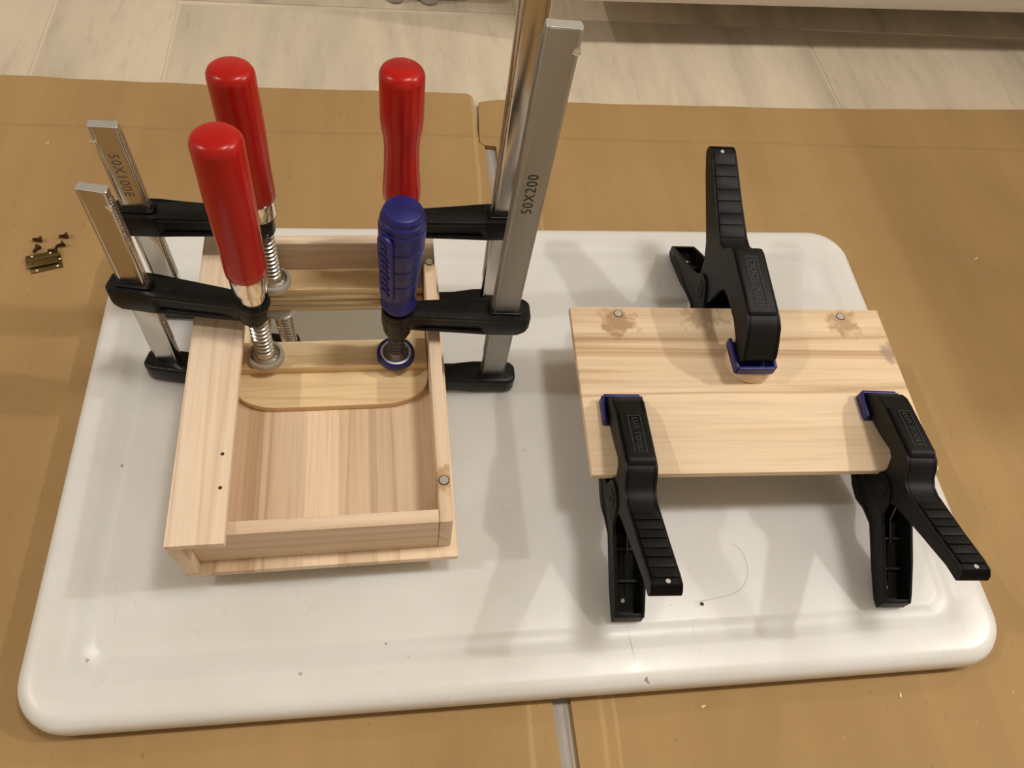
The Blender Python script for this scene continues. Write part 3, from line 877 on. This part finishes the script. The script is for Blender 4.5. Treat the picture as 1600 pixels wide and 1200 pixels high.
mesh_obj('knuckle', bm, M['brass'], hin)
for x, y in ((-8, -1.8), (4.3, -1.6)):
    disc('screw_hole', x, y, 2.28, 1.1, M['hole'], hin, .08, 12)
for x, y in ((-7.5, 5.2), (4, 5.2)):
    disc('screw_hole', x, y, 2.28, .8, M['chip'], hin, .08, 12)
for x, y in ((-6, -7), (7, -6.6), (8.9, -.6)):
    disc('screw_hole', x, y, .88, .85, M['chip'], hin, .08, 12)
scr = [(-325.5, 162.5, 10, 'uppermost left of the loose screws'), (-309, 166, 20, 'uppermost right of the loose screws'), (-324, 153.5, 75, 'left one just above the hinge'),
       (-309.5, 157.5, 40, 'right one above the pair at the hinge'), (-313.5, 152.5, 8, 'one touching the hinge')]
for k, (x, y, a, desc) in enumerate(scr):
    sc = empty('wood_screw', (x, y, 2.2), Matrix.Rotation(R(a), 3, 'Z'))
    tag(sc, 'tiny dark bronze countersunk screw on the cardboard, ' + desc, 'screw', 'loose hinge screws')
    RM = Matrix.Rotation(R(90), 4, 'Y')
    mesh_obj('head', lathe(bmesh.new(), [(1.0, 1.0), (2.25, 2.4), (2.25, 2.8), (.6, 2.95), (.6, 2.6), (0, 2.6)], 16), M['screwmetal'], sc, M=RM)
    th_ = [(0, -3.4), (.5, -2.7)]
    z = -2.6
    while z < .8:
        th_ += [(.85, z), (1.25, z + .3), (.85, z + .6)]; z += .75
    mesh_obj('thread', lathe(bmesh.new(), th_ + [(1.0, 1.05)], 12), M['screwmetal'], sc, M=RM @ Matrix.Rotation(R(7), 4, 'X'))

chips = [(-309, 265, 40, 5.5, 'behind the bar stamped 50X100E'), (391, 150, 20, 4.5, 'right of the white board near its far corner'), (200, -173.5, 60, 3.2, 'in front of the right end of the white board'),
         (-68, 175, 10, 2.6, 'just behind the white board between the red handles'), (84, -171, 10, 3.0, 'in front of the white board right of the gap between the sheets'),
         (-250, -190, 70, 2.6, 'in front of the left end of the white board'), (-340, 262, 10, 2.4, 'at the left of the cardboard behind the hinge')]
for x, y, a, l_, desc in chips:
    bm = bmesh.new()
    prism(bm, [(-l_ / 2, -.3), (-l_ * .1, -.7), (l_ / 2, -.2), (l_ * .4, .6), (-l_ * .3, .5)], 0.05, .7, XY)
    o = mesh_obj('wood_chip', bm, M['chip'], None, bev=.1, seg=1)
    o.location = Vector((x, y, 0)) * S
    o.rotation_euler.z = R(a)
    tag(o, 'tiny pale wood splinter ' + desc, 'wood chip', 'loose wood splinters')
# hair with a black crumb on the board
cu = bpy.data.curves.new('hair', 'CURVE')
cu.dimensions = '3D'
cu.bevel_depth = .00007
cu.bevel_resolution = 1
sp = cu.splines.new('NURBS')
hp = [(84, -120.5), (86, -119), (91, -119.5), (100, -117.5), (112, -116), (119, -108), (121, -98), (119, -90), (114, -87)]
sp.points.add(len(hp) - 1)
for p, (x, y) in zip(sp.points, hp): p.co = (x * S, y * S, .0203, 1)
sp.use_endpoint_u = True
sp.order_u = 4
ho = bpy.data.objects.new('hair', cu)
col.objects.link(ho)
dg = bpy.context.evaluated_depsgraph_get()
me = bpy.data.meshes.new_from_object(ho.evaluated_get(dg))
bpy.data.objects.remove(ho)
me.name = 'hair'
me.materials.clear(); me.materials.append(M['hair'])
ho = bpy.data.objects.new('hair', me); col.objects.link(ho)
tag(ho, 'thin curved hair lying on the white board between the front clamps', 'hair')
bm = bmesh.new()
bmesh.ops.create_icosphere(bm, subdivisions=2, radius=1.0)
for v in bm.verts: v.co *= 1 + random.uniform(-.25, .25)
for v in bm.verts: v.co.z *= .7
o = mesh_obj('crumb', bm, M['ink'], None)
o.location = Vector((88, -121, 20.7)) * S
tag(o, 'small black crumb at the end of the hair on the white board', 'crumb')
